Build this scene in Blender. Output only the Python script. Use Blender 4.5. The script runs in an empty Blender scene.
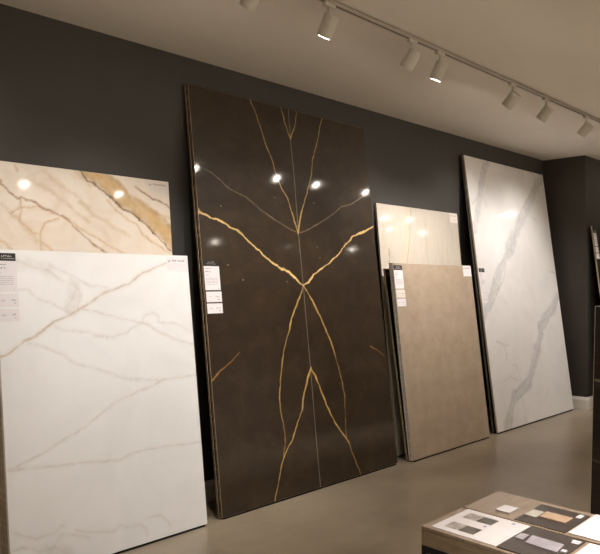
import bpy, bmesh, math, random
import numpy as np
from mathutils import Vector, Matrix

random.seed(7)
SC = bpy.context.scene
COL = SC.collection

# ------------------------------------------------------------------ camera
cam_data = bpy.data.cameras.new('camera')
camera = bpy.data.objects.new('camera', cam_data)
COL.objects.link(camera)
SC.camera = camera
YAW, PITCH, ROLL, FPX = math.radians(47.282), math.radians(0.706), math.radians(-0.202), 723.05
fw = Vector((math.sin(YAW)*math.cos(PITCH), math.cos(YAW)*math.cos(PITCH), math.sin(PITCH)))
r0 = Vector((math.cos(YAW), -math.sin(YAW), 0)); u0 = r0.cross(fw)
rr = r0*math.cos(ROLL)+u0*math.sin(ROLL); uu = -r0*math.sin(ROLL)+u0*math.cos(ROLL)
camera.matrix_world = Matrix(((rr.x, uu.x, -fw.x, 0), (rr.y, uu.y, -fw.y, 0), (rr.z, uu.z, -fw.z, 1.6), (0, 0, 0, 1)))
cam_data.sensor_fit = 'HORIZONTAL'
cam_data.sensor_width = 36.0
cam_data.lens = 36.0*FPX/600.0
cam_data.clip_start = 0.05

# ------------------------------------------------------------------ world, exposure
world = bpy.data.worlds.new('world'); SC.world = world
world.use_nodes = True
world.node_tree.nodes['Background'].inputs[0].default_value = (1.0, 0.86, 0.72, 1)
world.node_tree.nodes['Background'].inputs[1].default_value = 0.02
SC.view_settings.view_transform = 'Standard'
SC.view_settings.look = 'None'
SC.view_settings.gamma = 1.0
SC.view_settings.use_curve_mapping = False
SC.view_settings.exposure = 0.0

WARM = (1.0, 0.962, 0.945)
HEAD_POWER = 75.0        # watts of each wall-side track head
FILL_POWER = 580.0         # watts of each added unseen head that fills the room by bounce
LENS_RADIANCE = 120.0

WALL_Y, CEIL, CORNER_X, STEP_Y = 4.175, 3.273, 9.348, 3.61
ROOM = dict(x0=-2.6, x1=13.0, y0=-3.4)

# ------------------------------------------------------------------ helpers
def tag(o, label=None, cat=None, group=None, kind=None):
    if label: o['label'] = label
    if cat: o['category'] = cat
    if group: o['group'] = group
    if kind: o['kind'] = kind
    return o

def empty(name, loc=(0, 0, 0), rot=(0, 0, 0)):
    o = bpy.data.objects.new(name, None); COL.objects.link(o)
    o.location = loc; o.rotation_euler = rot; o.empty_display_size = 0.1
    return o

def link(name, me, parent=None):
    o = bpy.data.objects.new(name, me); COL.objects.link(o)
    if parent: o.parent = parent
    return o

def obj(name, bm, mats, parent=None, smooth=False, bevel=0.0):
    me = bpy.data.meshes.new(name)
    bmesh.ops.recalc_face_normals(bm, faces=bm.faces)
    if smooth:
        for f in bm.faces: f.smooth = True
    bm.to_mesh(me); bm.free()
    if not isinstance(mats, (list, tuple)): mats = [mats]
    for m in mats: me.materials.append(m)
    if smooth:
        try: me.set_sharp_from_angle(angle=math.radians(40))
        except Exception: pass
    o = link(name, me, parent)
    if bevel:
        b = o.modifiers.new('bevel', 'BEVEL'); b.width = bevel; b.segments = 2; b.limit_method = 'ANGLE'
    return o

def box(bm, x0, x1, y0, y1, z0, z1, mat=0):
    v = [bm.verts.new(c) for c in ((x0,y0,z0),(x1,y0,z0),(x1,y1,z0),(x0,y1,z0),(x0,y0,z1),(x1,y0,z1),(x1,y1,z1),(x0,y1,z1))]
    for i in ((0,3,2,1),(4,5,6,7),(0,1,5,4),(1,2,6,5),(2,3,7,6),(3,0,4,7)):
        f = bm.faces.new([v[j] for j in i]); f.material_index = mat
    return v

def lathe(bm, prof, n=32, M=None, mat=0):
    """profile of (radius, height) spun round Z; M places it"""
    M = M or Matrix()
    rings = []
    for r, z in prof:
        if r < 1e-6: rings.append([bm.verts.new(M @ Vector((0, 0, z)))])
        else: rings.append([bm.verts.new(M @ Vector((r*math.cos(2*math.pi*k/n), r*math.sin(2*math.pi*k/n), z))) for k in range(n)])
    for a, b in zip(rings, rings[1:]):
        for k in range(n):
            k2 = (k+1) % n
            if len(a) == 1 and len(b) == 1: continue
            if len(a) == 1: f = bm.faces.new([a[0], b[k], b[k2]])
            elif len(b) == 1: f = bm.faces.new([a[k], b[0], a[k2]])
            else: f = bm.faces.new([a[k], b[k], b[k2], a[k2]])
            f.material_index = mat

# ------------------------------------------------------------------ materials
class N:
    def __init__(s, name):
        s.m = bpy.data.materials.new(name); s.m.use_nodes = True
        s.t = s.m.node_tree; s.b = s.t.nodes['Principled BSDF']
        s.tc = s.t.nodes.new('ShaderNodeTexCoord')
    def n(s, typ, **k):
        x = s.t.nodes.new(typ)
        for a, v in k.items(): setattr(x, a, v)
        return x
    def l(s, a, b): s.t.links.new(a, b)
    def noise(s, scale, detail=4, rough=0.55, stretch=(1, 1, 1), dist=0.0):
        mp = s.n('ShaderNodeMapping'); mp.inputs['Scale'].default_value = stretch
        s.l(s.tc.outputs['Object'], mp.inputs['Vector'])
        x = s.n('ShaderNodeTexNoise'); x.inputs['Scale'].default_value = scale
        x.inputs['Detail'].default_value = detail; x.inputs['Roughness'].default_value = rough
        x.inputs['Distortion'].default_value = dist
        s.l(mp.outputs[0], x.inputs['Vector']); return x.outputs['Fac']
    def ramp(s, fac, stops):
        r = s.n('ShaderNodeValToRGB'); e = r.color_ramp.elements
        while len(e) < len(stops): e.new(0.5)
        for i, (p, c) in enumerate(stops):
            e[i].position = p; e[i].color = (c[0], c[1], c[2], 1) if len(c) == 3 else c
        s.l(fac, r.inputs[0]); return r.outputs[0]
    def mix(s, a, b, fac, mode='MIX'):
        x = s.n('ShaderNodeMix', data_type='RGBA', blend_type=mode)
        for sock, v in ((x.inputs[6], a), (x.inputs[7], b), (x.inputs[0], fac)):
            if isinstance(v, (int, float)): sock.default_value = v
            elif isinstance(v, (tuple, list)): sock.default_value = (v[0], v[1], v[2], 1)
            else: s.l(v, sock)
        return x.outputs[2]
    def base(s, c, rough=0.5, spec=0.5, metal=0.0):
        if isinstance(c, (tuple, list)): s.b.inputs['Base Color'].default_value = (c[0], c[1], c[2], 1)
        else: s.l(c, s.b.inputs['Base Color'])
        if isinstance(rough, (int, float)): s.b.inputs['Roughness'].default_value = rough
        else: s.l(rough, s.b.inputs['Roughness'])
        s.b.inputs['Specular IOR Level'].default_value = spec
        s.b.inputs['Metallic'].default_value = metal
        return s.m
    def bump(s, h, strength=0.2, dist=0.002):
        b = s.n('ShaderNodeBump'); b.inputs['Strength'].default_value = strength; b.inputs['Distance'].default_value = dist
        s.l(h, b.inputs['Height']); s.l(b.outputs[0], s.b.inputs['Normal'])

def srgb(r, g, b):
    f = lambda c: (c/255/12.92) if c/255 <= 0.04045 else ((c/255+0.055)/1.055)**2.4
    return (f(r), f(g), f(b))

def plain(name, c, rough=0.5, spec=0.5, metal=0.0, var=0.06, scale=30):
    k = N(name); f = k.noise(scale, 3)
    col = k.ramp(f, [(0.3, tuple(x*(1-var) for x in c)), (0.7, tuple(min(1, x*(1+var)) for x in c))])
    return k.base(col, rough, spec, metal)

def vein_stone(name, stops, scale, stretch, rough, dist=0.6, grain=None, specks=None, spec=0.5, under=0.4):
    """stone body from cloudy noise; the slab's veins come from its 'vein' colour attribute"""
    k = N(name)
    col = k.ramp(k.noise(scale, 6, 0.6, stretch, dist), stops)
    if grain:
        g = k.ramp(k.noise(grain[0], 3, 0.6, grain[2] if len(grain) > 2 else (1, 1, 1)), [(0.3, (1-grain[1],)*3), (0.7, (1, 1, 1))])
        col = k.mix(col, g, 1.0, 'MULTIPLY')
    if specks:
        v = k.n('ShaderNodeTexVoronoi'); v.inputs['Scale'].default_value = specks[0]
        k.l(k.tc.outputs['Object'], v.inputs['Vector'])
        s_ = k.ramp(v.outputs['Distance'], [(0.0, (1, 1, 1)), (specks[1], (1, 1, 1)), (specks[1]*1.6, (0, 0, 0))])
        m_ = k.n('ShaderNodeTexNoise'); m_.inputs['Scale'].default_value = 9.0
        k.l(k.tc.outputs['Object'], m_.inputs['Vector'])
        m2 = k.ramp(m_.outputs['Fac'], [(0.56, (0, 0, 0)), (0.6, (1, 1, 1))])
        col = k.mix(col, specks[2], k.mix(s_, m2, 1.0, 'MULTIPLY'))
    a = k.n('ShaderNodeAttribute', attribute_name='vein')
    col = k.mix(col, a.outputs['Color'], a.outputs['Alpha'])
    # polished seal coat over the slightly rougher stone body
    k.b.inputs['Coat Weight'].default_value = 0.7; k.b.inputs['Coat Roughness'].default_value = rough
    return k.base(col, under, spec)

def edge_stone(name, a, b, scale=60, rough=0.55):
    k = N(name)
    col = k.ramp(k.noise(scale, 5, 0.7, (1, 1, 0.35)), [(0.35, a), (0.5, b), (0.62, a), (0.7, b)])
    return k.base(col, rough)

M = {}
k = N('wall_paint'); M['wall'] = k.base(k.ramp(k.noise(3, 3), [(0.3, srgb(66, 63, 59)), (0.7, srgb(70, 67, 63))]), 0.6, 0.35); k.bump(k.noise(180, 3), 0.1)
k = N('step_wall_paint'); M['wall_step'] = k.base(k.ramp(k.noise(3, 3), [(0.3, srgb(60, 56, 50)), (0.7, srgb(64, 60, 54))]), 0.6, 0.35); k.bump(k.noise(180, 3), 0.1)
k = N('pale_wall_paint'); M['wall_pale'] = k.base(k.ramp(k.noise(3, 3), [(0.3, srgb(128, 122, 114)), (0.7, srgb(132, 126, 118))]), 0.6, 0.35)
k = N('ceiling_paint'); M['ceiling'] = k.base(k.ramp(k.noise(2, 3), [(0.3, srgb(218, 212, 204)), (0.7, srgb(222, 216, 208))]), 0.75, 0.2); k.bump(k.noise(150, 3), 0.08)
k = N('floor_concrete')
c1 = k.ramp(k.noise(0.9, 4, 0.55), [(0.3, srgb(136, 123, 103)), (0.5, srgb(150, 136, 114)), (0.7, srgb(162, 148, 125))])
c2 = k.ramp(k.noise(11.3, 3, 0.6), [(0.3, (0.9, 0.9, 0.9)), (0.7, (1, 1, 1))])
c3 = k.ramp(k.noise(3.1, 4, 0.6, (0.5, 1.6, 1)), [(0.35, (0.92, 0.91, 0.90)), (0.65, (1, 1, 1))])
k.base(k.mix(k.mix(c1, c2, 1.0, 'MULTIPLY'), c3, 1.0, 'MULTIPLY'), 0.3, 0.5)
M['floor'] = k.m
M['trim'] = plain('baseboard_paint', srgb(236, 231, 224), 0.4, 0.4, var=0.02)
M['lamp_white'] = plain('lamp_white', srgb(206, 203, 192), 0.45, 0.4, var=0.02)
M['track_white'] = plain('track_white', srgb(186, 178, 168), 0.45, 0.4, var=0.02)
M['slot'] = plain('track_slot', srgb(54, 48, 42), 0.5, 0.4, metal=0.3)
M['rim'] = plain('lamp_rim', srgb(216, 212, 202), 0.35, 0.5, var=0.02)
k = N('lamp_lens'); k.base((0.9, 0.9, 0.88), 0.3)
k.b.inputs['Emission Color'].default_value = (1.0, 0.9, 0.78, 1); k.b.inputs['Emission Strength'].default_value = LENS_RADIANCE; M['lens'] = k.m
M['rubber'] = plain('black_rubber', srgb(22, 21, 20), 0.8, 0.2)

POLISH = 0.07
M['dark'] = vein_stone('dark_brown_stone', [(0.3, srgb(47, 36, 26)), (0.5, srgb(55, 43, 31)), (0.7, srgb(66, 52, 38))], 5, (1, 1, 1.2), 0.075,
                       grain=(70, 0.25), specks=(34, 0.05, srgb(140, 128, 112)), spec=0.2, under=0.4)
M['dark_edge'] = edge_stone('dark_stone_edge', srgb(150, 128, 98), srgb(74, 60, 48), 30)
M['gold_edge'] = plain('dark_stone_arris', srgb(206, 182, 146), 0.4, 0.5, var=0.3, scale=18)
M['white'] = vein_stone('white_stone', [(0.3, srgb(229, 228, 225)), (0.6, srgb(237, 236, 234)), (0.8, srgb(230, 229, 228))], 2.2, (1, 1, 1), 0.2)
M['white_edge'] = edge_stone('white_stone_edge', srgb(222, 216, 206), srgb(206, 198, 186), 60)
M['calacatta'] = vein_stone('white_grey_stone', [(0.3, srgb(222, 218, 214)), (0.6, srgb(232, 228, 224)), (0.8, srgb(216, 212, 209))], 2.4, (1, 1, 0.8), 0.12)
M['calacatta_edge'] = edge_stone('white_grey_stone_edge', srgb(206, 182, 156), srgb(168, 146, 124), 40)
M['grey_edge'] = edge_stone('grey_stone_edge', srgb(110, 104, 98), srgb(82, 78, 74), 40)
M['cream'] = vein_stone('cream_gold_stone', [(0.25, srgb(216, 198, 176)), (0.42, srgb(226, 211, 192)), (0.58, srgb(231, 219, 204)), (0.75, srgb(222, 206, 192))], 3.2, (1, 1, 1.6), 0.07, dist=1.2)
M['cream_edge'] = edge_stone('cream_stone_edge', srgb(150, 122, 92), srgb(112, 90, 68), 40)
k = N('travertine')
M['travertine'] = vein_stone('pale_travertine', [(0.3, srgb(188, 176, 160)), (0.5, srgb(204, 193, 178)), (0.7, srgb(196, 184, 168))], 9, (1.6, 1, 0.14), 0.08,
                             grain=(60, 0.08, (1, 1, 0.15)))
bpy.data.materials.remove(k.m)
M['travertine_edge'] = edge_stone('travertine_edge', srgb(190, 172, 146), srgb(160, 144, 120), 40)
k = N('brown_textured_stone')
c1 = k.ramp(k.noise(6, 5, 0.6, (1, 1, 1.2)), [(0.3, srgb(172, 152, 130)), (0.7, srgb(188, 168, 146))])
c2 = k.ramp(k.noise(60, 4, 0.7, (0.5, 1, 2.2)), [(0.3, (0.84, 0.84, 0.83)), (0.7, (1, 1, 1))])
c3 = k.ramp(k.noise(60, 4, 0.7, (2.4, 1, 0.4)), [(0.3, (0.86, 0.86, 0.85)), (0.7, (1, 1, 1))])
k.base(k.mix(k.mix(c1, c2, 1.0, 'MULTIPLY'), c3, 1.0, 'MULTIPLY'), 0.55, 0.3); k.bump(k.noise(90, 4), 0.15)
M['taupe'] = k.m
M['taupe_edge'] = edge_stone('taupe_stone_edge', srgb(238, 230, 218), srgb(186, 176, 162), 55)
M['olive_edge'] = edge_stone('olive_stone_edge', srgb(190, 172, 142), srgb(140, 126, 100), 50)
M['card_black'] = plain('card_black', srgb(34, 32, 31), 0.45, 0.4, var=0.03)
M['card_white'] = plain('card_white', srgb(226, 220, 220), 0.5, 0.3, var=0.01)
M['sheet_white'] = plain('sheet_white', srgb(186, 178, 173), 0.5, 0.3, var=0.01)
M['card_cream'] = plain('card_cream', srgb(224, 214, 202), 0.5, 0.3, var=0.01)
M['ink'] = plain('ink_grey', srgb(120, 114, 112), 0.6, 0.2, var=0.05)
M['ink_dark'] = plain('ink_dark', srgb(62, 60, 60), 0.6, 0.2, var=0.05)
M['ink_pale'] = plain('ink_pale', srgb(206, 200, 196), 0.6, 0.2, var=0.05)
M['ink_blue'] = plain('ink_blue_grey', srgb(120, 124, 150), 0.6, 0.2, var=0.05)
k = N('oak_wood')
c1 = k.ramp(k.noise(7, 6, 0.6, (1, 9, 9), 0.6), [(0.3, srgb(112, 96, 80)), (0.5, srgb(126, 108, 90)), (0.7, srgb(138, 120, 100))])
M['oak'] = k.base(c1, 0.3, 0.5)
k = N('oak_side')
c1 = k.ramp(k.noise(7, 6, 0.6, (9, 1, 9), 0.6), [(0.3, srgb(104, 88, 68)), (0.5, srgb(122, 104, 82)), (0.7, srgb(134, 114, 90))])
M['oak_side'] = k.base(c1, 0.4, 0.4)
M['black_metal'] = plain('black_metal', srgb(26, 25, 25), 0.4, 0.5, metal=0.4)

VEINS = {
 'dark': {
  'gold': [[(0.611,3.081),(0.656,3.001),(0.713,2.84),(0.745,2.74),(0.799,2.634),(0.83,2.524),(0.864,2.43),(0.892,2.378),(0.942,2.317),(0.967,2.237),(0.996,2.157),(1.034,2.028)],
    [(1.489,3.083),(1.435,2.982),(1.393,2.87),(1.303,2.682),(1.266,2.54),(1.188,2.378),(1.154,2.319),(1.11,2.231),(1.07,2.146),(1.037,2.028)],
    [(0.966,3.076),(0.989,2.96),(1.044,2.826)],
    [(1.157,3.073),(1.116,2.947),(1.044,2.826)]],
  'big': [[(-0.009,2.139),(0.026,2.132),(0.106,2.101),(0.217,2.075),(0.291,2.042),(0.367,2.016),(0.432,1.967),(0.518,1.91),(0.615,1.836),(0.716,1.776),(0.799,1.734),(0.876,1.716),(0.939,1.668),(0.992,1.628),(1.039,1.599)],
    [(2.069,2.152),(1.956,2.103),(1.744,2.038),(1.635,1.962),(1.526,1.871),(1.396,1.799),(1.258,1.729),(1.179,1.695),(1.11,1.637),(1.04,1.604)]],
  'mid': [[(1.039,1.599),(0.947,1.455),(0.877,1.362),(0.813,1.223),(0.755,1.118),(0.72,1.014),(0.681,0.881),(0.651,0.733),(0.657,0.607),(0.676,0.5),(0.674,0.396),(0.649,0.319),(0.63,0.271)],
    [(1.043,1.599),(1.064,1.566),(1.125,1.484),(1.205,1.351),(1.253,1.25),(1.313,1.14),(1.356,0.997),(1.39,0.878),(1.416,0.743),(1.425,0.676),(1.421,0.62),(1.399,0.433),(1.395,0.319)],
    [(1.037,0.933),(0.992,0.866),(0.911,0.703),(0.893,0.622),(0.823,0.524),(0.753,0.414),(0.664,0.324),(0.619,0.258),(0.564,0.123),(0.507,-0.002)],
    [(1.037,0.933),(1.086,0.857),(1.162,0.674),(1.187,0.617),(1.266,0.478),(1.341,0.379),(1.423,0.285),(1.455,0.189),(1.505,0.083),(1.541,-0.016)]],
  'thin': [[(0.008,0.935),(0.083,0.994),(0.202,1.055),(0.286,1.113)],
    [(1.844,1.06),(1.939,1.015),(2.034,0.958)]],
  'grey': [[(-0.002,2.492),(0.05,2.47),(0.158,2.431),(0.231,2.394),(0.312,2.335),(0.351,2.318),(0.478,2.284),(0.616,2.202),(0.76,2.133),(0.911,2.07),(1.009,2.041)],
    [(1.056,2.035),(1.131,2.058),(1.343,2.147),(1.512,2.227),(1.617,2.297),(1.776,2.337),(2.045,2.461)]],
  'seam': [[(1.053,3.071),(1.044,2.826),(1.049,2.527),(1.036,2.017),(1.038,1.59),(1.034,1.339),(1.033,0.937),(1.028,0.683),(1.022,0.213),(1.023,0.003)]],
  'speck': [[(0.797,2.306)],
    [(0.243,1.755)],
    [(0.85,1.631)],
    [(0.379,1.645)],
    [(1.266,2.302)],
    [(1.251,1.926)],
    [(1.276,1.834)],
    [(0.222,2.193)]],
 },
 'whiteL': {
  'main': [[(-0.021,1.205),(0.001,1.212),(0.052,1.23),(0.099,1.26),(0.141,1.291),(0.195,1.305),(0.263,1.346),(0.328,1.39),(0.405,1.416),(0.499,1.461),(0.569,1.501),(0.705,1.567),(0.859,1.617),(0.971,1.688),(1.151,1.751),(1.339,1.796)]],
  'a': [[(0.516,1.461),(0.603,1.443),(0.685,1.425),(0.797,1.39),(0.884,1.374),(0.974,1.351),(1.063,1.302),(1.187,1.242),(1.342,1.196)],
    [(0.121,1.753),(0.201,1.72),(0.284,1.693),(0.322,1.693),(0.381,1.64),(0.469,1.599),(0.507,1.581),(0.506,1.52),(0.493,1.467)],
    [(0.018,0.599),(0.118,0.626),(0.242,0.666),(0.271,0.682),(0.424,0.737),(0.518,0.781),(0.659,0.857),(0.708,0.881),(0.841,0.921),(0.948,0.947),(1.075,0.985),(1.205,0.985),(1.357,0.991)],
    [(0.018,0.597),(0.236,0.579),(0.41,0.563),(0.595,0.544),(0.716,0.53),(0.799,0.556),(0.869,0.561),(0.946,0.565),(1.069,0.557),(1.356,0.539)]],
  'b': [[(0.324,1.728),(0.41,1.682),(0.498,1.641),(0.576,1.605),(0.7,1.592)],
    [(0.111,1.578),(0.181,1.583),(0.226,1.531),(0.322,1.506),(0.395,1.463),(0.432,1.439)],
    [(0.164,1.278),(0.258,1.25),(0.354,1.209),(0.378,1.197),(0.451,1.139),(0.568,1.106),(0.675,1.066),(0.72,1.044),(0.862,1.006),(1.075,0.985)],
    [(0.339,1.366),(0.4,1.34),(0.53,1.328),(0.676,1.278)],
    [(0.593,1.294),(0.703,1.282),(0.819,1.301),(0.851,1.331),(0.928,1.359),(0.964,1.416),(1.027,1.427),(1.072,1.399),(1.068,1.36),(1.18,1.349),(1.277,1.318),(1.333,1.275)],
    [(0.008,0.276),(0.085,0.235),(0.147,0.205),(0.214,0.213),(0.27,0.209),(0.3,0.231),(0.323,0.228)],
    [(0.266,0.149),(0.286,0.185),(0.326,0.182),(0.383,0.166),(0.43,0.147),(0.471,0.128)],
    [(0.391,0.19),(0.479,0.158),(0.565,0.137),(0.632,0.12),(0.674,0.148),(0.751,0.124),(0.806,0.128),(0.865,0.091),(0.875,0.049)],
    [(0.877,0.151),(0.976,0.139),(1.03,0.092),(1.049,0.064)],
    [(0.018,0.169),(0.071,0.179),(0.123,0.161),(0.154,0.13),(0.198,0.131),(0.254,0.13),(0.309,0.097),(0.341,0.067)],
    [(0.446,1.641),(0.482,1.593),(0.458,1.533),(0.409,1.475),(0.419,1.427)]],
  'blotch': [[(0.175,0.122),(0.252,0.111),(0.319,0.073)],
    [(0.475,1.593),(0.477,1.521),(0.447,1.462)],
    [(0.132,1.742),(0.214,1.73),(0.298,1.704)]],
 },
 'marble': {
  'band': [[(1.349,2.345),(1.449,2.31),(1.547,2.244),(1.643,2.169),(1.743,2.119),(1.833,2.059),(1.913,2.002),(2.011,1.922)]],
  'dark': [[(1.3,2.339),(1.312,2.329),(1.354,2.278),(1.431,2.245),(1.509,2.199),(1.574,2.132),(1.67,2.09),(1.768,2.035),(1.852,1.965),(1.909,1.912),(1.99,1.838),(2.027,1.814)]],
  'v': [[(0.784,2.219),(0.783,2.202),(0.835,2.159),(0.899,2.111)],
    [(0.905,2.128),(0.967,2.111),(1.023,2.083),(1.127,2.046),(1.186,2.016),(1.27,1.947),(1.354,1.882),(1.359,1.876),(1.474,1.81),(1.567,1.765)],
    [(1.717,2.273),(1.78,2.242),(1.853,2.205),(1.927,2.186),(2.002,2.143)]],
  'w': [[(1.163,2.037),(1.235,1.996),(1.295,1.954),(1.287,1.965),(1.413,1.902),(1.597,1.814)],
    [(0.905,2.122),(0.896,1.981),(0.948,1.93),(1.004,1.911)],
    [(1.144,2.013),(1.053,1.98),(1.022,1.923),(1.016,1.796)],
    [(1.025,1.868),(1.104,1.804)],
    [(1.494,2.167),(1.572,2.089),(1.652,2.034),(1.709,2.019),(1.762,1.942),(1.848,1.896),(1.981,1.825)],
    [(0.841,2.031),(0.897,2.067),(1.023,2.077)],
    [(0.77,1.867),(0.843,1.807)],
    [(0.875,2.325),(0.89,2.284)]],
  'f': [[(0.95,2.247),(1.051,2.196),(1.121,2.164),(1.203,2.114),(1.288,2.052),(1.361,2.01)],
    [(1.044,2.301),(1.148,2.234),(1.269,2.177),(1.366,2.104)],
    [(0.778,2.079),(0.862,2.011),(0.938,1.962),(0.991,1.877)],
    [(1.296,2.139),(1.395,2.053),(1.512,2.001),(1.646,1.924)],
    [(1.871,2.023),(1.921,2.09),(1.997,2.069)],
    [(1.264,2.339),(1.301,2.308),(1.35,2.266),(1.375,2.246)]],
 },
 'whiteR': {
  'bandA': [[(0.564,3.073),(0.452,2.973),(0.368,2.856),(0.288,2.7),(0.214,2.567),(0.137,2.416),(0.034,2.225)]],
  'bandB': [[(2.025,3.04),(1.715,2.815),(1.48,2.63),(1.279,2.454),(1.092,2.307),(0.929,2.143),(0.782,2.029)]],
  'bandB2': [[(0.976,2.136),(0.722,1.948),(0.53,1.78),(0.399,1.641),(0.248,1.506),(0.123,1.375),(0.008,1.269)]],
  'bandC': [[(2.012,1.462),(1.824,1.311),(1.52,1.182),(1.402,1.076),(1.346,0.981),(1.188,0.821)],
    [(1.384,1.044),(1.24,0.858),(1.044,0.634),(0.873,0.463),(0.674,0.392),(0.476,0.302),(0.348,0.186),(0.196,0.022)]],
  'line': [[(0.472,3.05),(0.327,2.894),(0.282,2.741),(0.221,2.63),(0.051,2.512)],
    [(1.917,2.955),(1.6,2.781),(1.312,2.57),(1.148,2.422),(1.068,2.305),(0.919,2.143)],
    [(0.976,2.136),(0.665,1.923),(0.375,1.732),(0.23,1.529),(0.034,1.285)],
    [(0.634,1.805),(0.579,1.688),(0.393,1.528),(0.242,1.395)],
    [(1.923,1.335),(1.642,1.203),(1.424,1.149),(1.332,1.084)],
    [(1.865,1.773),(2.007,1.759)],
    [(1.437,0.993),(1.208,0.788),(1.047,0.611),(0.895,0.415),(0.735,0.34),(0.547,0.294)],
    [(0.86,0.511),(0.631,0.419),(0.446,0.372),(0.4,0.289),(0.189,0.034)]],
  'faint': [[(0.532,0.688),(0.647,0.656),(0.662,0.53),(0.717,0.456)],
    [(0.273,0.523),(0.426,0.563),(0.65,0.485)],
    [(0.249,0.965),(0.424,0.914),(0.518,0.904)],
    [(0.301,2.617),(0.371,2.56),(0.376,2.497)],
    [(1.42,2.51),(1.655,2.433),(1.722,2.39)],
    [(0.226,0.974),(0.393,0.897),(0.405,0.762)]],
 },
 'beige': {
  'line': [[(0.585,2.38),(0.538,2.176),(0.481,1.953),(0.425,1.817)]],
  'yel': [[(0.495,2.377),(0.485,2.173),(0.422,1.951),(0.367,1.816)]],
  'f': [[(0.286,2.228),(0.244,2.093),(0.188,1.976),(0.117,1.827)],
    [(0.095,2.346),(0.076,2.149),(0.076,1.955)],
    [(0.847,2.386),(0.831,2.192),(0.779,1.963),(0.741,1.824)],
    [(1.17,2.375),(1.161,2.121),(1.098,1.849)]],
 },
}

# ------------------------------------------------------------------ the room
def struct(name, bm, m):
    return tag(obj(name, bm, m), kind='structure')

b = bmesh.new(); box(b, ROOM['x0']-.1, ROOM['x1']+.1, ROOM['y0']-.1, WALL_Y+.1, -0.1, 0.0); struct('floor', b, M['floor'])
b = bmesh.new(); box(b, ROOM['x0']-.1, ROOM['x1']+.1, ROOM['y0']-.1, WALL_Y+.1, CEIL, CEIL+.1); struct('ceiling', b, M['ceiling'])
b = bmesh.new(); box(b, ROOM['x0'], CORNER_X, WALL_Y, WALL_Y+.1, 0, CEIL); struct('wall_back', b, M['wall'])
b = bmesh.new(); box(b, CORNER_X, ROOM['x1'], STEP_Y, WALL_Y+.1, 0, CEIL); struct('wall_step', b, M['wall_step'])
b = bmesh.new(); box(b, ROOM['x0']-.1, ROOM['x0'], ROOM['y0'], WALL_Y+.1, 0, CEIL); struct('wall_left', b, M['wall_pale'])
b = bmesh.new(); box(b, ROOM['x1'], ROOM['x1']+.1, ROOM['y0'], WALL_Y+.1, 0, CEIL); struct('wall_right', b, M['wall_pale'])
b = bmesh.new(); box(b, ROOM['x0'], ROOM['x1'], ROOM['y0']-.1, ROOM['y0'], 0, CEIL); struct('wall_front', b, M['wall_pale'])

def baseboard(name, p, q):
    """skirting whose back runs from p to q; profile grows to the left of p->q"""
    (x0, y0), (x1, y1) = p, q
    d = Vector((x1-x0, y1-y0, 0)).normalized(); nrm = Vector((-d.y, d.x, 0))
    prof = [(0, 0), (.016, 0), (.016, .115), (.013, .125), (.009, .135), (.006, .150), (0, .155)]
    bm = bmesh.new(); ends = []
    for X, Y in (p, q):
        ends.append([bm.verts.new(Vector((X, Y, h)) + nrm*t) for t, h in prof])
    n = len(prof)
    for i in range(n): bm.faces.new([ends[0][i], ends[0][(i+1) % n], ends[1][(i+1) % n], ends[1][i]])
    bm.faces.new(ends[0]); bm.faces.new(ends[1][::-1])
    return struct(name, bm, M['trim'])
baseboard('baseboard_back', (CORNER_X, WALL_Y), (ROOM['x0'], WALL_Y))
baseboard('baseboard_step', (CORNER_X, STEP_Y-.016), (CORNER_X, WALL_Y-.016))
baseboard('baseboard_right', (ROOM['x1'], STEP_Y), (CORNER_X, STEP_Y))

# ------------------------------------------------------------------ ceiling tracks and their heads
def ceiling_track(y, x0, x1, label):
    t = tag(empty('ceiling_track', ((x0+x1)/2, y, CEIL)), label, 'ceiling track')
    h = (x1-x0)/2
    b = bmesh.new()
    box(b, -h, h, -.018, -.008, -.024, 0); box(b, -h, h, .008, .018, -.024, 0); box(b, -h, h, -.018, .018, -.006, 0)
    obj('rail', b, M['track_white'], t, bevel=.001)
    b = bmesh.new(); box(b, -h, h, -.0079, .0079, -.021, -.0062); obj('conductor_slot', b, M['slot'], t)
    b = bmesh.new(); box(b, -h-.012, -h, -.019, .019, -.025, 0); obj('end_cap', b, M['track_white'], t)
    b = bmesh.new(); box(b, h, h+.012, -.019, .019, -.025, 0); obj('end_cap', b, M['track_white'], t)
    return t

BODY_L, BODY_R = .128, .046
def make_head_parts():
    """meshes of one head; the swivel parts share one frame: +Z of it is the axis away from the beam"""
    ms = {}
    b = bmesh.new(); box(b, -.045, .045, -.014, .014, -.046, -.024); ms['adapter'] = (b, 'lamp_white')
    b = bmesh.new(); lathe(b, [(0, -.045), (.0085, -.045), (.0085, -.098), (.012, -.100), (.012, -.112), (0, -.112)], 16); ms['stem'] = (b, 'lamp_white')
    b = bmesh.new(); r = BODY_R
    lathe(b, [(0, 0), (r-.004, 0), (r, -.004), (r, -BODY_L+.004), (r-.003, -BODY_L), (r-.009, -BODY_L), (r-.012, -BODY_L+.022), (0, -BODY_L+.022)], 40)
    ms['lamp_body'] = (b, 'lamp_white')
    b = bmesh.new(); lathe(b, [(r-.0095, -BODY_L+.001), (r+.0008, -BODY_L+.001), (r+.0008, -BODY_L-.004), (r-.0095, -BODY_L-.004), (r-.0095, -BODY_L+.001)], 40)
    ms['rim'] = (b, 'rim')
    b = bmesh.new(); lathe(b, [(0, -BODY_L+.0005), (r-.010, -BODY_L+.0005), (r-.010, -BODY_L-.0015), (0, -BODY_L-.0022)], 40)
    ms['lens'] = (b, 'lens')
    out = {}
    for n, (b, m) in ms.items():
        me = bpy.data.meshes.new(n); bmesh.ops.recalc_face_normals(b, faces=b.faces)
        for f in b.faces: f.smooth = (n != 'adapter')
        b.to_mesh(me); b.free(); me.materials.append(M[m])
        if n != 'adapter': me.set_sharp_from_angle(angle=math.radians(35))
        out[n] = me
    return out
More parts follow.
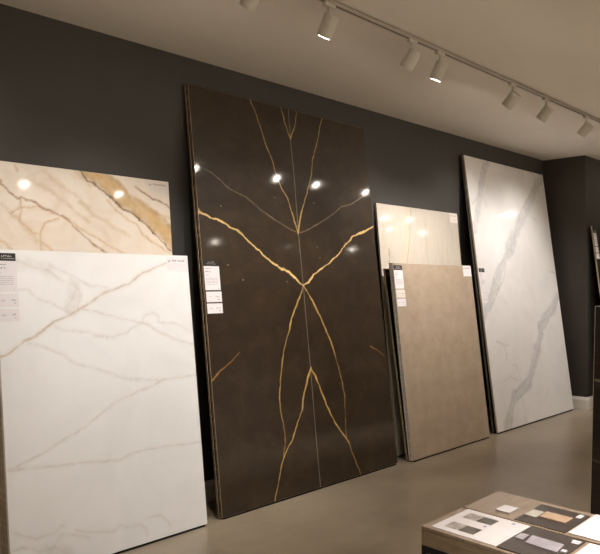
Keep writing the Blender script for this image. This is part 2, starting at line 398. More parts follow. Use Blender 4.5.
HEAD = make_head_parts()

def track_head(x, y, tilt, turn, power, label, group, wide=66):
    """tilt: degrees from straight down; turn: compass of the beam, 90 = at the slab wall"""
    t = tag(empty('track_spotlight', (x, y, CEIL)), label, 'track light', group)
    for n in ('adapter', 'stem'): link(n, HEAD[n], t)
    az = math.radians(turn); ti = math.radians(tilt)
    axis = Vector((math.cos(az)*math.sin(ti), math.sin(az)*math.sin(ti), -math.cos(ti)))
    q = (-axis).to_track_quat('Z', 'Y')
    piv = Vector((0, 0, -.112)); start = piv - axis*.05 + Vector((0, 0, -.030))
    for n in ('lamp_body', 'rim', 'lens'):
        o = link(n, HEAD[n], t); o.rotation_mode = 'QUATERNION'; o.rotation_quaternion = q; o.location = start
    ld = bpy.data.lights.new('spot_beam', 'SPOT'); ld.energy = power; ld.color = WARM
    ld.spot_size = math.radians(wide); ld.spot_blend = 0.9; ld.shadow_soft_size = .03
    lo = bpy.data.objects.new('spot_beam', ld); COL.objects.link(lo); lo.parent = t
    lo.rotation_mode = 'QUATERNION'; lo.rotation_quaternion = q; lo.location = start + axis*(BODY_L+.012)
    return t

G1 = 'track heads over the slab wall'
TY = 2.725
ceiling_track(TY, -1.6, 11.8, 'long pale ceiling track carrying the row of spotlights beside the slab wall')
heads = [  # x, tilt, turn, label
 (2.60, 38, 90, 'white cylinder track spotlight cut off by the top edge, leftmost in view'),
 (3.21, 28, 95, 'large white track spotlight with a glowing lens rim, nearest one wholly in view'),
 (4.07, 37, 100, 'faint unlit-looking track spotlight close to the left of another mid-track head'),
 (4.42, 27, 95, 'track spotlight in mid track with a bright lens rim above the tall beige slabs'),
 (5.53, 45, 90, 'grey track spotlight tipped towards the wall, first of the three far heads'),
 (6.17, 42, 90, 'grey track spotlight tipped towards the wall, middle of the three far heads'),
 (7.09, 42, 90, 'small grey track spotlight, farthest one in view near the right edge'),
]
for x, ti, tu, lab in heads: track_head(x, TY, ti, tu, HEAD_POWER*(1.15 if x > 7 else 1.4 if x > 5 else .92), lab, G1, 92 if x > 7 else 70)
for x, ti in ((1.4, 38), (8.2, 38), (10.8, 40)):
    track_head(x, TY, ti, 90, HEAD_POWER*(1.35 if 8 < x < 9 else .9), 'white track spotlight beyond the picture edge on the slab wall track', 'slab wall track heads out of view', 96)
NEAR_POWER = 42.0
ceiling_track(1.52, -1.6, 6.2, 'pale ceiling track above the sample table, out of view')
for x in (-.4, 1.9, 3.38, 4.46):
    track_head(x, 1.52+(.08 if x > 4 else 0)*0, 36, 90, NEAR_POWER, 'white track spotlight above the sample table side of the room', 'sample table track heads')
ceiling_track(1.90, 8.2, 10.2, 'short pale ceiling track ahead of the wall step, out of view')
for x in (8.87, 9.52): track_head(x, 1.90, 34, 90, NEAR_POWER, 'white track spotlight on the short track ahead of the wall step', 'short track heads')
ceiling_track(1.34, 9.2, 11.4, 'second short pale ceiling track ahead of the wall step, out of view')
for x in (9.73, 10.75): track_head(x, 1.34, 34, 90, NEAR_POWER, 'white track spotlight on the second short track ahead of the wall step', 'second short track heads')
ceiling_track(0.55, -1.6, 11.8, 'pale ceiling track over the middle of the showroom, out of view')
for x in (6.5, 9.51): track_head(x, 0.55, 14, 90, NEAR_POWER, 'white track spotlight aimed nearly straight down in mid room', 'mid room narrow heads')
for x in (-.6, 1.2, 3.0, 5.2, 8.0, 10.9):  # added unseen heads, their floor bounce brightens the ceiling and the fill
    track_head(x, 0.55, 12, -90, FILL_POWER, 'added wide fill spotlight over the open showroom floor, out of view', 'added fill heads on the middle track', 95)
ceiling_track(-1.6, -1.6, 11.8, 'added ceiling track for fill heads on the opposite side of the showroom, out of view')
for x in (-.6, 1.6, 3.8, 6.0, 8.2, 10.4):  # this track and its heads are added out of view for bounce fill
    track_head(x, -1.6, 12, -90, FILL_POWER, 'added wide fill spotlight on the opposite showroom track, out of view', 'added fill heads on the opposite track', 95)

# ------------------------------------------------------------------ stone slabs
rng = np.random.RandomState(3)
_tab = rng.rand(256, 256)
def vnoise(x, y):
    xi = np.floor(x).astype(int); yi = np.floor(y).astype(int); fx = x-xi; fy = y-yi
    fx = fx*fx*(3-2*fx); fy = fy*fy*(3-2*fy)
    g = lambda a, c: _tab[a & 255, c & 255]
    return (g(xi, yi)*(1-fx)+g(xi+1, yi)*fx)*(1-fy)+(g(xi, yi+1)*(1-fx)+g(xi+1, yi+1)*fx)*fy
def fbm(x, y, o=4):
    s = 0; a = .5
    for i in range(o): s = s+a*(vnoise(x+17*i, y+31*i)-.5); x = x*2.03; y = y*2.03; a *= .5
    return s

def paint(U, V, specs):
    """colour + coverage of the veins on a grid of slab coordinates (metres)"""
    rgb = np.zeros(U.shape+(3,)); al = np.zeros(U.shape)
    for s in specs:
        wob = s.get('wob', .01); ws = s.get('wobscale', 14)
        Ux = U+wob*fbm(U*ws+5, V*ws); Vx = V+wob*fbm(U*ws, V*ws+40)
        d = np.full(U.shape, 9.0); par = np.zeros(U.shape)
        P = s['pts']
        if len(P) == 1:
            d = np.hypot(Ux-P[0][0], Vx-P[0][1])
        else:
            seg = [math.dist(a, c) for a, c in zip(P, P[1:])]; tot = sum(seg); acc = 0
            for (a, c), L in zip(zip(P, P[1:]), seg):
                if L < 1e-6: continue
                t = np.clip(((Ux-a[0])*(c[0]-a[0])+(Vx-a[1])*(c[1]-a[1]))/L/L, 0, 1)
                dd = np.hypot(Ux-a[0]-t*(c[0]-a[0]), Vx-a[1]-t*(c[1]-a[1]))
                m = dd < d; d = np.where(m, dd, d); par = np.where(m, (acc+t*L)/tot, par); acc += L
        w0, w1 = s['w'] if isinstance(s['w'], tuple) else (s['w'], s['w'])
        vn = 1+s.get('var', .5)*2*fbm(U*9+3, V*9+77, 3)*2
        w = (w0+(w1-w0)*par)*np.clip(vn, .3, 2)
        soft = s['soft']
        a = 1-np.clip((d-w)/soft, 0, 1); a = a*a*(3-2*a)
        if 'fade' in s: a = a*(s['fade'][0]+(s['fade'][1]-s['fade'][0])*par)
        a = a*s['k']*np.clip(1+s.get('mott', .4)*3*fbm(U*26, V*26+9, 3), 0, 1.25); a = np.clip(a, 0, 1)
        c = np.array(s['col']); jit = 1+.35*fbm(U*40+8, V*40, 2)[..., None]
        na = a+al*(1-a)
        rgb = np.where(na[..., None] > 1e-5, (c*jit*a[..., None]+rgb*(al*(1-a))[..., None])/np.maximum(na, 1e-5)[..., None], rgb)
        al = na
    return rgb, al

def slab_mesh(name, w, h, t, cell, specs, mats, e=.0015):
    """front face is a fine grid at y=0 carrying the veins, sides and back at full thickness"""
    if specs:
        nu, nv = max(2, int(w/cell)), max(2, int(h/cell))
    else: nu, nv = 2, 2
    us = np.linspace(e, w-e, nu+1); vs = np.linspace(e, h-e, nv+1)
    U, V = np.meshgrid(us, vs)                       # rows = v
    n0 = (nu+1)*(nv+1)
    co = np.zeros((n0, 3)); co[:, 0] = U.ravel(); co[:, 2] = V.ravel()
    idx = np.arange(n0).reshape(nv+1, nu+1)
    quads = np.stack([idx[:-1, :-1], idx[:-1, 1:], idx[1:, 1:], idx[1:, :-1]], -1).reshape(-1, 4)
    loop = list(idx[0, :]) + list(idx[1:, -1]) + list(idx[-1, -2::-1]) + list(idx[-2:0:-1, 0])
    L = len(loop)
    def out(i):
        x, z = co[i, 0], co[i, 2]
        x = 0 if x <= e+1e-9 else (w if x >= w-e-1e-9 else x)
        z = 0 if z <= e+1e-9 else (h if z >= h-e-1e-9 else z)
        return x, z
    ring1 = [(out(i)[0], e, out(i)[1]) for i in loop]
    ring2 = [(x, t-e, z) for x, _, z in ring1]
    back = [(co[i, 0], t, co[i, 2]) for i in loop]
    verts = [tuple(c) for c in co] + ring1 + ring2 + back
    faces = [tuple(int(a) for a in q) for q in quads]; mi = [0]*len(faces)
    A = [int(i) for i in loop]; B = list(range(n0, n0+L)); Cc = list(range(n0+L, n0+2*L)); D = list(range(n0+2*L, n0+3*L))
    arris = 2 if len(mats) > 2 else 1
    for P, Q, m in ((A, B, arris), (B, Cc, 1), (Cc, D, arris)):
        for i in range(L):
            j = (i+1) % L; faces.append((P[j], P[i], Q[i], Q[j])); mi.append(m)
    faces.append(tuple(D[::-1])); mi.append(1)
    me = bpy.data.meshes.new(name); me.from_pydata(verts, [], faces)
    for m in mats: me.materials.append(m)
    me.polygons.foreach_set('material_index', mi)
    if specs:
        at = me.attributes.new('vein', 'FLOAT_COLOR', 'POINT')
        rgb, al = paint(U, V, specs)
        buf = np.zeros((len(verts), 4), dtype=np.float32)
        buf[:n0, :3] = rgb.reshape(-1, 3); buf[:n0, 3] = al.ravel()
        at.data.foreach_set('color', buf.ravel())
    me.update()
    return me

def G(slab, key, **k):
    return [dict(pts=L, **k) for L in VEINS[slab][key]]

# the rows of small marks that stand for the print on cards
def print_rows(name, rows, m, parent, y=-.0012):
    """rows: (u0, u1, v, height); broken up into letter-sized marks"""
    b = bmesh.new()
    for u0_, u1_, v, hh in rows:
        u = u0_
        while u < u1_-.001:
            wl = min(hh*random.uniform(.55, .95), u1_-u)
            k_ = random.random()
            box(b, u, u+wl*.3, y, y+.0004, v, v+hh*random.choice((1, 1, .75)))
            if k_ < .7: box(b, u+wl*.3, u+wl, y, y+.0004, v+(0 if k_ < .35 else hh*.6), v+hh*(.3 if k_ < .35 else .9))
            else: box(b, u+wl*.6, u+wl*.9, y, y+.0004, v, v+hh*.7)
            u += wl+hh*.3
            if random.random() < .14: u += hh*.7
    return obj(name, b, m, parent)

def card(name, u0_, u1_, v0, v1, m, slab, t=.0008, label=None):
    b = bmesh.new(); box(b, u0_, u1_, -t, .0, v0, v1); o = obj(name, b, m, slab)
    if label: o['label'] = label
    return o

def tag_set(slab, du=0.0, dv=0.0, pale=False, w=.14):
    """black headed information card and two price cards at the slab's left edge"""
    u0_, u1_ = .011+du, .011+w+du; v = dv
    c = card('information_card', u0_, u1_, 1.570+v, 1.743+v, M['card_white'], slab, label='white information card')
    hb = card('card_header', u0_, u1_-.002, 1.745+v, 1.789+v, M['card_black'], c, .001, 'black header strip')
    print_rows('header_lettering', [(u0_+.042, u0_+.100, 1.768+v, .010), (u0_+.025, u0_+.118, 1.756+v, .006)], M['ink_pale'], c, -.0014)
    print_rows('printed_text', [(u0_+.012, u0_+.070, 1.722+v, .006), (u0_+.012, u0_+.062, 1.700+v, .009), (u0_+.012, u0_+.04, 1.676+v, .005)], M['ink_dark'], c)
    print_rows('printed_text', [(u0_+.012, u1_-.02, 1.655+v-.011*i, .0035) for i in range(5)], M['ink'], c)
    print_rows('print_mark', [(u1_-.020, u1_-.0135, 1.580+v, .007)], M['ink_dark'], c)
    for k_, (a, z) in enumerate(((1.485, 1.560), (1.404, 1.475))):
        p_ = card('price_card', u0_+.003, u1_+.004, a+v, z+v, M['card_white'] if k_ or not pale else M['card_cream'], slab, label='white price card')
        print_rows('printed_text', [(u0_+.03, u0_+.055, a+v+.034, .006)], M['ink'], p_)
        print_rows('price_figures', [(u0_+.09, u1_-.012, a+v+.034, .010), (u0_+.105, u1_-.014, a+v+.016, .008)], M['ink'], p_)

def corner_card(slab, u0_, u1_, v0, v1, m='card_white', name='maker_card', label='white maker card at the top right corner'):
    c = card(name, u0_, u1_, v0, v1, M[m], slab, label=label)
    w = u1_-u0_
    print_rows('logo_mark', [(u0_+w*.05, u0_+w*.17, v1-.036, .012)], M['ink_dark'], c)
    print_rows('maker_lettering', [(u0_+w*.25, u0_+w*.86, v1-.033, .012)], M['ink_dark'] if m == 'card_white' else M['ink'], c)
    print_rows('printed_text', [(u0_+w*.05, u0_+w*.8, v1-.052-.013*i, .003) for i in range(3)], M['ink_pale'], c)
    return c

def lean_of(Yb, Yt, h): return math.atan2(Yt-Yb, h-.012)

def place(name, me, x0, yb, lean, label, cat, group=None, z=.013):
    o = link(name, me); o.location = (x0, yb, z); o.rotation_euler = (-lean, 0, 0)
    return tag(o, label, cat, group)

def strip(x0, x1, y0, y1, label):
    b = bmesh.new(); cx = (x0+x1)/2; h = (x1-x0)/2
    box(b, -h, h, 0, y1-y0, 0, .0105)
    o = obj('support_strip', b, M['rubber'], bevel=.001); o.location = (cx, y0, 0)
    return tag(o, label, 'support strip', 'black strips under the slabs')

T = .02
GOLD = srgb(204, 166, 98); GOLD2 = srgb(226, 188, 122)

# -- dark book-matched slab
specs = (G('dark', 'grey', w=.0015, soft=.006, col=srgb(146, 128, 108), k=.55, wob=.012)
 + G('dark', 'seam', w=.001, soft=.005, col=srgb(150, 140, 128), k=.75, wob=.002, var=.1, mott=.2)
 + G('dark', 'thin', w=(.004, .001), soft=.005, col=srgb(176, 132, 76), k=.8, fade=(1, .5))
 + [dict(pts=L, w=(.0045, .0015), soft=.005, col=GOLD, k=.95, wob=.016, wobscale=24, var=.8, fade=(1, .42 if i in (0, 1) else .9)) for i, L in enumerate(VEINS['dark']['mid'])]
 + [dict(pts=L, w=(.0015, .004), soft=.0045, col=srgb(192, 160, 100), k=.95, wob=.016, wobscale=24) for L in VEINS['dark']['gold']]
 + G('dark', 'big', w=.0045, soft=.005, col=GOLD2, k=1.0, var=.9, wob=.022, wobscale=24)
 + G('dark', 'big', w=.002, soft=.004, col=srgb(240, 204, 140), k=.7, wob=.022, wobscale=24)
 + G('dark', 'speck', w=.003, soft=.005, col=srgb(168, 158, 142), k=.8, var=.1))
W, Hh = 2.071, 3.078
for L in VEINS['dark']['big'][:1]: specs.append(dict(pts=[L[0]], w=.018, soft=.012, col=GOLD, k=.9))
ln = lean_of(3.763, 4.129, 3.059)
me = slab_mesh('dark_brown_slab', W, Hh, T, .006, specs, [M['dark'], M['dark_edge'], M['gold_edge']])
d = place('stone_slab', me, 3.284, 3.763, ln, 'huge dark brown polished slab with book-matched gold veins crossing in an X', 'stone slab')
tag_set(d, w=.142)
me2 = slab_mesh('dark_brown_slab_plain', W, Hh-.004, T-.001, .006, None, [M['dark'], M['dark_edge'], M['gold_edge']])
place('stone_slab', me2, 3.276, 3.763+.0215, ln, 'dark brown slab stacked right behind the gold-veined one, only its left edge showing', 'stone slab')
strip(3.30, 5.33, 3.762, 3.800, 'black strip on the floor under the huge dark slab')

# -- white slab, front left
TAN = srgb(184, 164, 142); GREY = srgb(186, 180, 174)
specs = (G('whiteL', 'blotch', w=.015, soft=.05, col=srgb(214, 209, 204), k=.4, mott=.8, wob=.04)
 + G('whiteL', 'b', w=.0005, soft=.007, col=srgb(204, 198, 192), k=.45, wob=.03, wobscale=9, mott=.7)
 + G('whiteL', 'b', w=.003, soft=.02, col=srgb(222, 217, 212), k=.3, wob=.02)
 + G('whiteL', 'a', w=.001, soft=.007, col=srgb(202, 194, 184), k=.52, wob=.022, wobscale=18, mott=.8)
 + G('whiteL', 'a', w=.003, soft=.02, col=srgb(222, 217, 211), k=.3, wob=.02)
 + G('whiteL', 'main', w=(.003, .001), soft=.008, col=srgb(190, 172, 152), k=.8, wob=.02, wobscale=18, mott=.7)
 + G('whiteL', 'main', w=.004, soft=.025, col=srgb(222, 213, 202), k=.35, wob=.02))
me = slab_mesh('white_slab', 1.349, 1.810, T, .006, specs, [M['white'], M['white_edge']])
ln = lean_of(3.75, 3.96, 1.798)
s = place('stone_slab', me, 1.794, 3.75, ln, 'white slab with fine tan and grey veins, front slab of the left stack', 'stone slab')
tag_set(s, du=-.029+.012, w=.126)
corner_card(s, 1.171, 1.346, 1.700, 1.800)
me = slab_mesh('taupe_slab_behind', 1.345, 1.80, T-.001, .006, None, [M['taupe'], M['olive_edge']])
for i in range(4):
    place('stone_slab', me, 1.796, 3.75+.0215*(i+1)+(.006 if i > 1 else 0), ln, 'brown slab hidden behind the white front slab of the left stack, edge showing', 'stone slab', 'brown slabs behind the white slab')
strip(1.82, 3.12, 3.749, 3.862, 'black strip on the floor under the left stack with the white slab')

# -- cream and gold slab behind it
specs = (G('marble', 'f', w=.002, soft=.02, col=srgb(206, 180, 146), k=.5, wob=.05)
 + G('marble', 'band', w=(.040, .055), soft=.03, col=srgb(190, 160, 116), k=.88, wob=.035, mott=.45, var=.25)
 + G('marble', 'band', w=.012, soft=.04, col=srgb(208, 172, 118), k=.6, wob=.05)
 + G('marble', 'w', w=.0005, soft=.006, col=srgb(182, 142, 98), k=.8, wob=.03, wobscale=20)
 + G('marble', 'w', w=.003, soft=.014, col=srgb(216, 190, 154), k=.4, wob=.02)
 + G('marble', 'v', w=.0015, soft=.008, col=srgb(168, 126, 86), k=.9, wob=.03, wobscale=20)
 + G('marble', 'dark', w=.002, soft=.008, col=srgb(104, 78, 46), k=.9, wob=.035, wobscale=26))
x0, x1, yb, yt, hh = 1.121, 3.121, 3.942, 4.145, 2.338
me = slab_mesh('cream_slab', x1-x0, math.hypot(yt-yb, hh-.012), T, .007, specs, [M['cream'], M['cream_edge']])
ln = lean_of(yb, yt, hh)
s = place('stone_slab', me, x0, yb, ln, 'cream slab with a broad golden band and brown veins, behind the white slab', 'stone slab')
corner_card(s, 1.824, 1.998, 2.243, 2.331, 'card_cream', label='pale maker card at the top right corner')
strip(1.15, 3.10, yb, yb+.025, 'black strip on the floor under the cream and gold slab')

# -- tall pale travertine slab
specs = (G('beige', 'yel', w=.01, soft=.05, col=srgb(212, 190, 156), k=.6, wob=.02)
 + G('beige', 'line', w=.0005, soft=.007, col=srgb(140, 114, 88), k=.8, wob=.012)
 + G('beige', 'f', w=.001, soft=.018, col=srgb(192, 174, 150), k=.45, wob=.03))
lo = VEINS['beige']['line'][0][-1]
specs += [dict(pts=[lo, (lo[0]-.04, 1.2), (lo[0]-.02, .6), (lo[0]-.06, 0)], w=.001, soft=.008, col=srgb(128, 100, 74), k=.7, wob=.02),
          dict(pts=[(.14, 1.95), (.11, 1.2), (.16, .5), (.13, 0)], w=.002, soft=.01, col=srgb(150, 124, 98), k=.7, wob=.03)]
me = slab_mesh('travertine_slab', 1.487, 2.391, T, .008, specs, [M['travertine'], M['travertine_edge']])
ln = lean_of(3.92, 4.15, 2.38)
s = place('stone_slab', me, 5.574, 3.92, ln, 'tall pale beige slab with upright streaks, behind the brown slab', 'stone slab')
corner_card(s, 1.325, 1.486, 2.285, 2.389, 'card_cream', label='pale maker card at the top right corner')
strip(5.60, 7.03, 3.92, 3.945, 'black strip on the floor under the tall pale beige slab')

# -- brown textured slab and the slabs it fronts
ln = lean_of(3.703, 3.916, 1.799)
me = slab_mesh('taupe_slab', 1.434, 1.811, T, .01, None, [M['taupe'], M['taupe_edge']])
s = place('stone_slab', me, 5.507, 3.703, ln, 'matt taupe brown slab with cards at both top corners, between dark and white slabs', 'stone slab')
tag_set(s, du=-.003, pale=True)
c = corner_card(s, 1.262, 1.430, 1.695, 1.806)
place('stone_slab', me, 5.503, 3.703+.0215, ln, 'taupe slab pressed right behind the front brown slab, only its edge showing', 'stone slab')
me = slab_mesh('olive_slab', 1.43, 1.765, T, .01, None, [M['travertine'], M['olive_edge']])
place('stone_slab', me, 5.507, 3.703+.055, ln+.022, 'shorter olive-edged slab standing just behind the two brown slabs', 'stone slab')
strip(5.53, 6.92, 3.702, 3.782, 'black strip on the floor under the brown slab stack')

# -- tall white and grey slab near the corner
BG = srgb(204, 201, 198)
specs = (G('whiteR', 'bandA', w=.030, soft=.04, col=BG, k=.8, mott=.5, wob=.06, wobscale=7)
 + G('whiteR', 'bandB', w=(.045, .05), soft=.06, col=BG, k=.85, mott=.4, wob=.08, wobscale=6)
 + G('whiteR', 'bandB2', w=(.035, .055), soft=.04, col=BG, k=.8, mott=.4, wob=.06, wobscale=6)
 + G('whiteR', 'bandC', w=(.04, .06), soft=.04, col=BG, k=.85, mott=.4, wob=.06, wobscale=6)
 + G('whiteR', 'line', w=.001, soft=.011, col=srgb(178, 175, 172), k=.6, wob=.05, wobscale=9)
 + G('whiteR', 'faint', w=.001, soft=.012, col=srgb(198, 192, 186), k=.6, wob=.05))
me = slab_mesh('calacatta_slab', 2.037, 3.068, T, .008, specs, [M['calacatta'], M['calacatta_edge']])
ln = lean_of(3.725, 4.114, 3.043)
s = place('stone_slab', me, 7.16, 3.725, ln, 'tall white slab with broad grey veins, leaning by the room corner', 'stone slab')
tag_set(s, du=.008, w=.125)
me = slab_mesh('tan_slab', 2.03, 3.06, T, .01, None, [M['travertine'], M['grey_edge']])
place('stone_slab', me, 7.155, 3.725+.044, ln-.0075, 'grey-edged slab just behind the tall white and grey one, only its edge showing', 'stone slab')
strip(7.19, 9.17, 3.724, 3.800, 'black strip on the floor under the tall white slab by the corner')

# -- slabs at the right edge of the view
me = slab_mesh('pale_edge_slab', 1.5, 2.37, T, .01, None, [M['travertine'], M['travertine_edge']])
ln = lean_of(3.27, 3.56, 2.37)
s = place('stone_slab', me, 9.42, 3.27, ln, 'pale beige slab leaning on the step wall at the right edge', 'stone slab')
tag_set(s, du=.0, dv=.535, w=.10)
strip(9.45, 10.8, 3.27, 3.30, 'black strip under the pale slab on the step wall')

k = N('dark_wood_stone')
c1 = k.ramp(k.noise(4, 6, 0.6, (1, 2, 7), 1.2), [(0.3, srgb(30, 22, 17)), (0.5, srgb(46, 33, 24)), (0.62, srgb(74, 52, 36)), (0.72, srgb(36, 26, 20))])
M['walnut'] = k.base(c1, .3, .4)
specs = [dict(pts=[(-.01, 1.0), (.1, .985), (.3, .90), (.6, .86), (1.0, .7)], w=.003, soft=.008, col=srgb(150, 140, 126), k=.9, wob=.02),
         dict(pts=[(0, .5), (.4, .42), (.9, .5)], w=.002, soft=.008, col=srgb(120, 104, 86), k=.8, wob=.03)]
M['walnut2'] = vein_stone('dark_wood_veined_stone', [(0.3, srgb(26, 20, 16)), (0.5, srgb(38, 28, 21)), (0.66, srgb(60, 42, 30)), (0.74, srgb(30, 22, 17))], 4, (1, 2, 6), .12, dist=1.2)
bpy.data.materials.remove(M.pop('walnut'))
me = slab_mesh('dark_edge_slab', 1.5, 1.46, T, .01, specs, [M['walnut2'], M['white_edge']], e=.005)
s = place('stone_slab', me, 4.50, 1.735, math.radians(5.0), 'low very dark veined slab with a pale edge, cut off by the right edge', 'stone slab', z=.013)
s.rotation_euler = (-math.radians(5.0), 0, math.radians(-90))
b = bmesh.new(); box(b, 4.50, 4.535, .25, 1.72, 0, .0105); o = obj('support_strip', b, M['rubber'])
tag(o, 'black strip on the floor under the low dark slab at the right edge', 'support strip', 'black strips under the slabs')
# steel rack it leans on
rk = tag(empty('slab_rack', (4.82, .95, 0)), 'black steel rack holding up the low dark slab at the right edge', 'rack')
def bar(name, p, q, r, parent, m='black_metal'):
    p = Vector(p); q = Vector(q); d = q-p
    b = bmesh.new(); Mx = Matrix.Translation(p) @ d.to_track_quat('Z', 'Y').to_matrix().to_4x4()
    vs = box(b, -r, r, -r, r, 0, d.length)
    bmesh.ops.transform(b, matrix=Mx, verts=b.verts)
    return obj(name, b, M[m], parent, bevel=.002)
for yy in (-.5, .5):
    bar('rack_upright', (-.165, yy, .0), (-.165, yy, 1.30), .015, rk)
    bar('rack_foot', (-.15, yy, .0155), (.35, yy, .0155), .015, rk)
    bar('rack_brace', (.33, yy, .03), (-.155, yy, 1.0), .012, rk)
bar('rack_crossbar', (-.165, -.485, 1.28), (-.165, .485, 1.28), .014, rk)

# ------------------------------------------------------------------ sample table
# table frame: a runs across (away from the camera's left), bb runs along the table's length
TO = Vector((2.202, 1.446, 0)); EA = Vector((1, .012, 0)); EB = Vector((-.105, -.9945, 0)); TZ = .74
def tp(a, bb, z): return TO + EA*a + EB*bb + Vector((0, 0, z))
def tbox(bm, a0, a1, b0, b1, z0, z1, off=None, mat=0):
    o = off or Vector((0, 0, 0))
    v = [bm.verts.new(tp(a, c, z)-o) for a, c, z in ((a0,b0,z0),(a1,b0,z0),(a1,b1,z0),(a0,b1,z0),(a0,b0,z1),(a1,b0,z1),(a1,b1,z1),(a0,b1,z1))]
    for i in ((0,3,2,1),(4,5,6,7),(0,1,5,4),(1,2,6,5),(2,3,7,6),(3,0,4,7)):
        f = bm.faces.new([v[j] for j in i]); f.material_index = mat
def quadprism(bm, pts, z0, z1, off):
    lo = [bm.verts.new(tp(a, c, z0)-off) for a, c in pts]; hi = [bm.verts.new(tp(a, c, z1)-off) for a, c in pts]
    bm.faces.new(lo[::-1]); bm.faces.new(hi)
    n = len(pts)
    for i in range(n): bm.faces.new([lo[i], lo[(i+1) % n], hi[(i+1) % n], hi[i]])
TL, TW = 1.30, .588
cen = tp(TW/2, TL/2, 0)
tbl = tag(empty('sample_table', cen), 'wood topped sample table on black metal legs, in the right foreground', 'table')
b = bmesh.new(); tbox(b, 0, TW, 0, TL, TZ-.012, TZ, cen); obj('tabletop', b, M['oak'], tbl, bevel=.002)
b = bmesh.new(); tbox(b, 0, .02, 0, TL, TZ-.066, TZ-.0125, cen); obj('apron', b, M['oak_side'], tbl)
b = bmesh.new(); tbox(b, TW-.02, TW, 0, TL, TZ-.066, TZ-.0125, cen); obj('apron', b, M['oak_side'], tbl)
b = bmesh.new(); tbox(b, .0205, TW-.0205, 0, .02, TZ-.066, TZ-.0125, cen); obj('apron', b, M['oak_side'], tbl)
b = bmesh.new(); tbox(b, .0205, TW-.0205, TL-.02, TL, TZ-.066, TZ-.0125, cen); obj('apron', b, M['oak_side'], tbl)
b = bmesh.new(); tbox(b, .286, .298, .005, TL-.005, TZ+.0002, TZ+.004, cen); obj('divider_strip', b, M['oak_side'], tbl)
b = bmesh.new()
tbox(b, .0, TW, 0, .022, TZ-.090, TZ-.0665, cen); tbox(b, .0, TW, TL-.022, TL, TZ-.090, TZ-.0665, cen)
tbox(b, .0, .022, .0225, TL-.0225, TZ-.090, TZ-.0665, cen); tbox(b, TW-.022, TW, .0225, TL-.0225, TZ-.090, TZ-.0665, cen)
obj('metal_frame', b, M['black_metal'], tbl)
for a in (0, TW-.022):
    for c in (0, TL-.022):
        b = bmesh.new(); tbox(b, a, a+.022, c, c+.022, 0, TZ-.0905, cen); obj('leg', b, M['black_metal'], tbl)

def sheet(name, pts, z0, z1, m, label=None, cat=None, parent=None, group=None):
    if parent is None:
        a = sum(p_[0] for p_ in pts)/len(pts); c = sum(p_[1] for p_ in pts)/len(pts); off = tp(a, c, z0)
        t = empty(name, off); tag(t, label, cat, group)
        b = bmesh.new(); quadprism(b, pts, z0, z1, off); obj('sheet', b, M[m], t)
        return t
    off = parent.location; b = bmesh.new(); quadprism(b, pts, z0, z1, off); return obj(name, b, M[m], parent)
def rect(a0, a1, c0, c1): return [(a0, c0), (a1, c0), (a1, c1), (a0, c1)]
Z = TZ+.0004
for nm, a, c_ in (('photo_pale_stone', srgb(158, 148, 138), srgb(112, 104, 96)), ('photo_dark_stone', srgb(58, 54, 46), srgb(84, 78, 68)),
                  ('sample_peach', srgb(170, 144, 118), srgb(150, 122, 98)), ('sample_grey', srgb(146, 138, 140), srgb(128, 120, 122)),
                  ('placard_slate', srgb(54, 46, 41), srgb(62, 54, 48)), ('glare_pale', srgb(168, 160, 146), srgb(148, 142, 128))):
    k = N(nm); M[nm] = k.base(k.ramp(k.noise(28, 5, .65, (1, 1, 1), .5), [(0.35, a), (0.65, c_)]), .3, .5)
pp = sheet('photo_sheet', rect(.020, .285, .030, .298), Z, Z+.0012, 'sheet_white', 'white printed sheet with two pairs of stone photos, at the table corner', 'printed sheet')
zz = Z+.0012
for a0 in (.055, .184):
    sheet('printed_photo', rect(a0, a0+.066, .064, .122), zz, zz+.0003, 'photo_pale_stone', parent=pp)
    sheet('printed_photo', rect(a0, a0+.066, .124, .188), zz, zz+.0003, 'photo_dark_stone', parent=pp)
b = bmesh.new()
random.seed(5)
for i in range(8):
    c = .205+i*.010; tbox(b, .045+.004*(i % 3), .235-random.random()*.05, c, c+.0016, zz, zz+.0002, pp.location)
obj('printed_text', b, M['ink_pale'], pp)
for q_ in ((.152, .164, .172, .184), (.252, .266, .236, .248)):
    b = bmesh.new(); tbox(b, *q_, zz, zz+.0003, pp.location); obj('print_mark', b, M['ink_blue'], pp)
cd = sheet('small_card', rect(.347, .424, .119, .178), Z, Z+.006, 'sheet_white', 'small thick white card on bare wood between the sheets', 'card')
b = bmesh.new()
for i in range(3): tbox(b, .36+.014*i, .362+.014*i, .13, .165-.006*i, Z+.006, Z+.0062, cd.location)
obj('printed_text', b, M['ink_pale'], cd)
def marks(parent, a0, a1, c0, n, z, m='ink', L=.05):
    b = bmesh.new()
    for i in range(n): tbox(b, a0+(a1-a0)*i/n, a0+(a1-a0)*i/n+.0025, c0, c0+L*(.6+.4*random.random()), z, z+.0002, parent.location)
    return obj('printed_text', b, M[m], parent)
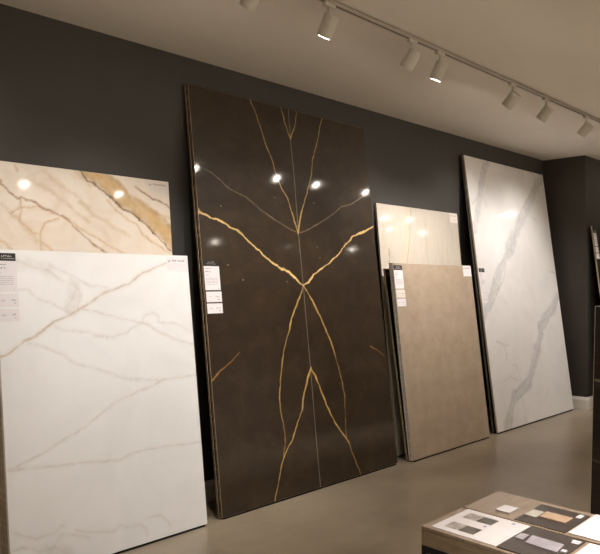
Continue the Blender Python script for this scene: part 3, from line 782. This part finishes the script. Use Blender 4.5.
p1 = sheet('dark_placard', rect(.305, .542, .222, .418), Z, Z+.004, 'placard_slate', 'dark placard carrying a peach stone sample, at the far side of the table', 'placard')
sheet('paper_label', rect(.487, .530, .384, .404), Z+.004, Z+.0046, 'sheet_white', parent=p1)
sm = sheet('stone_sample', rect(.388, .462, .282, .385), Z+.0042, Z+.0085, 'sample_peach', 'small peach stone sample on the farther dark placard', 'stone sample', group=None)
sheet('sample_face', rect(.392, .44, .300, .378), Z+.0085, Z+.009, 'sample_peach', parent=sm)
glare_patch = sheet('stone_sample', rect(.372, .452, .228, .276), Z+.0042, Z+.007, 'glare_pale', 'pale patch painting the glare on the farther dark placard, beside the peach sample', 'stone sample')  # thin pale piece stands in for whitish glare on the placard
p2 = sheet('dark_placard', rect(.015, .279, .303, .506), Z, Z+.004, 'placard_slate', 'dark placard carrying a long grey sample, at the near side of the table', 'placard')
sheet('paper_label', rect(.228, .240, .474, .500), Z+.004, Z+.0046, 'sheet_white', parent=p2)
sheet('paper_label', rect(.244, .260, .470, .500), Z+.004, Z+.0046, 'sheet_white', parent=p2)
sheet('paper_label', rect(.132, .150, .478, .496), Z+.004, Z+.0046, 'sheet_white', parent=p2)
sg = sheet('stone_sample', [(.112, .362), (.188, .350), (.186, .468), (.105, .478)], Z+.0042, Z+.0075, 'sample_grey', 'long lavender grey sample lying on the nearer dark placard', 'stone sample')
marks(sg, .12, .18, .375, 5, Z+.0075, 'ink', .07)
sg2 = sheet('stone_sample', [(.128, .312), (.182, .310), (.184, .342), (.128, .344)], Z+.0042, Z+.007, 'sample_grey', 'short grey sample chip on the nearer placard, beside the long one', 'stone sample')
p3 = sheet('printed_sheet', rect(.315, .580, .428, .700), Z, Z+.004, 'sheet_white', 'plain white sheet cut off by the right edge of the picture', 'printed sheet')
marks(p3, .36, .54, .50, 9, Z+.004, 'ink_pale', .16)
p4 = sheet('printed_sheet', rect(.020, .279, .520, .780), Z, Z+.0012, 'sheet_white', 'pale sheet beyond the nearer placard, past the picture corner', 'printed sheet')
marks(p4, .05, .25, .56, 9, Z+.0012, 'ink_pale', .16)
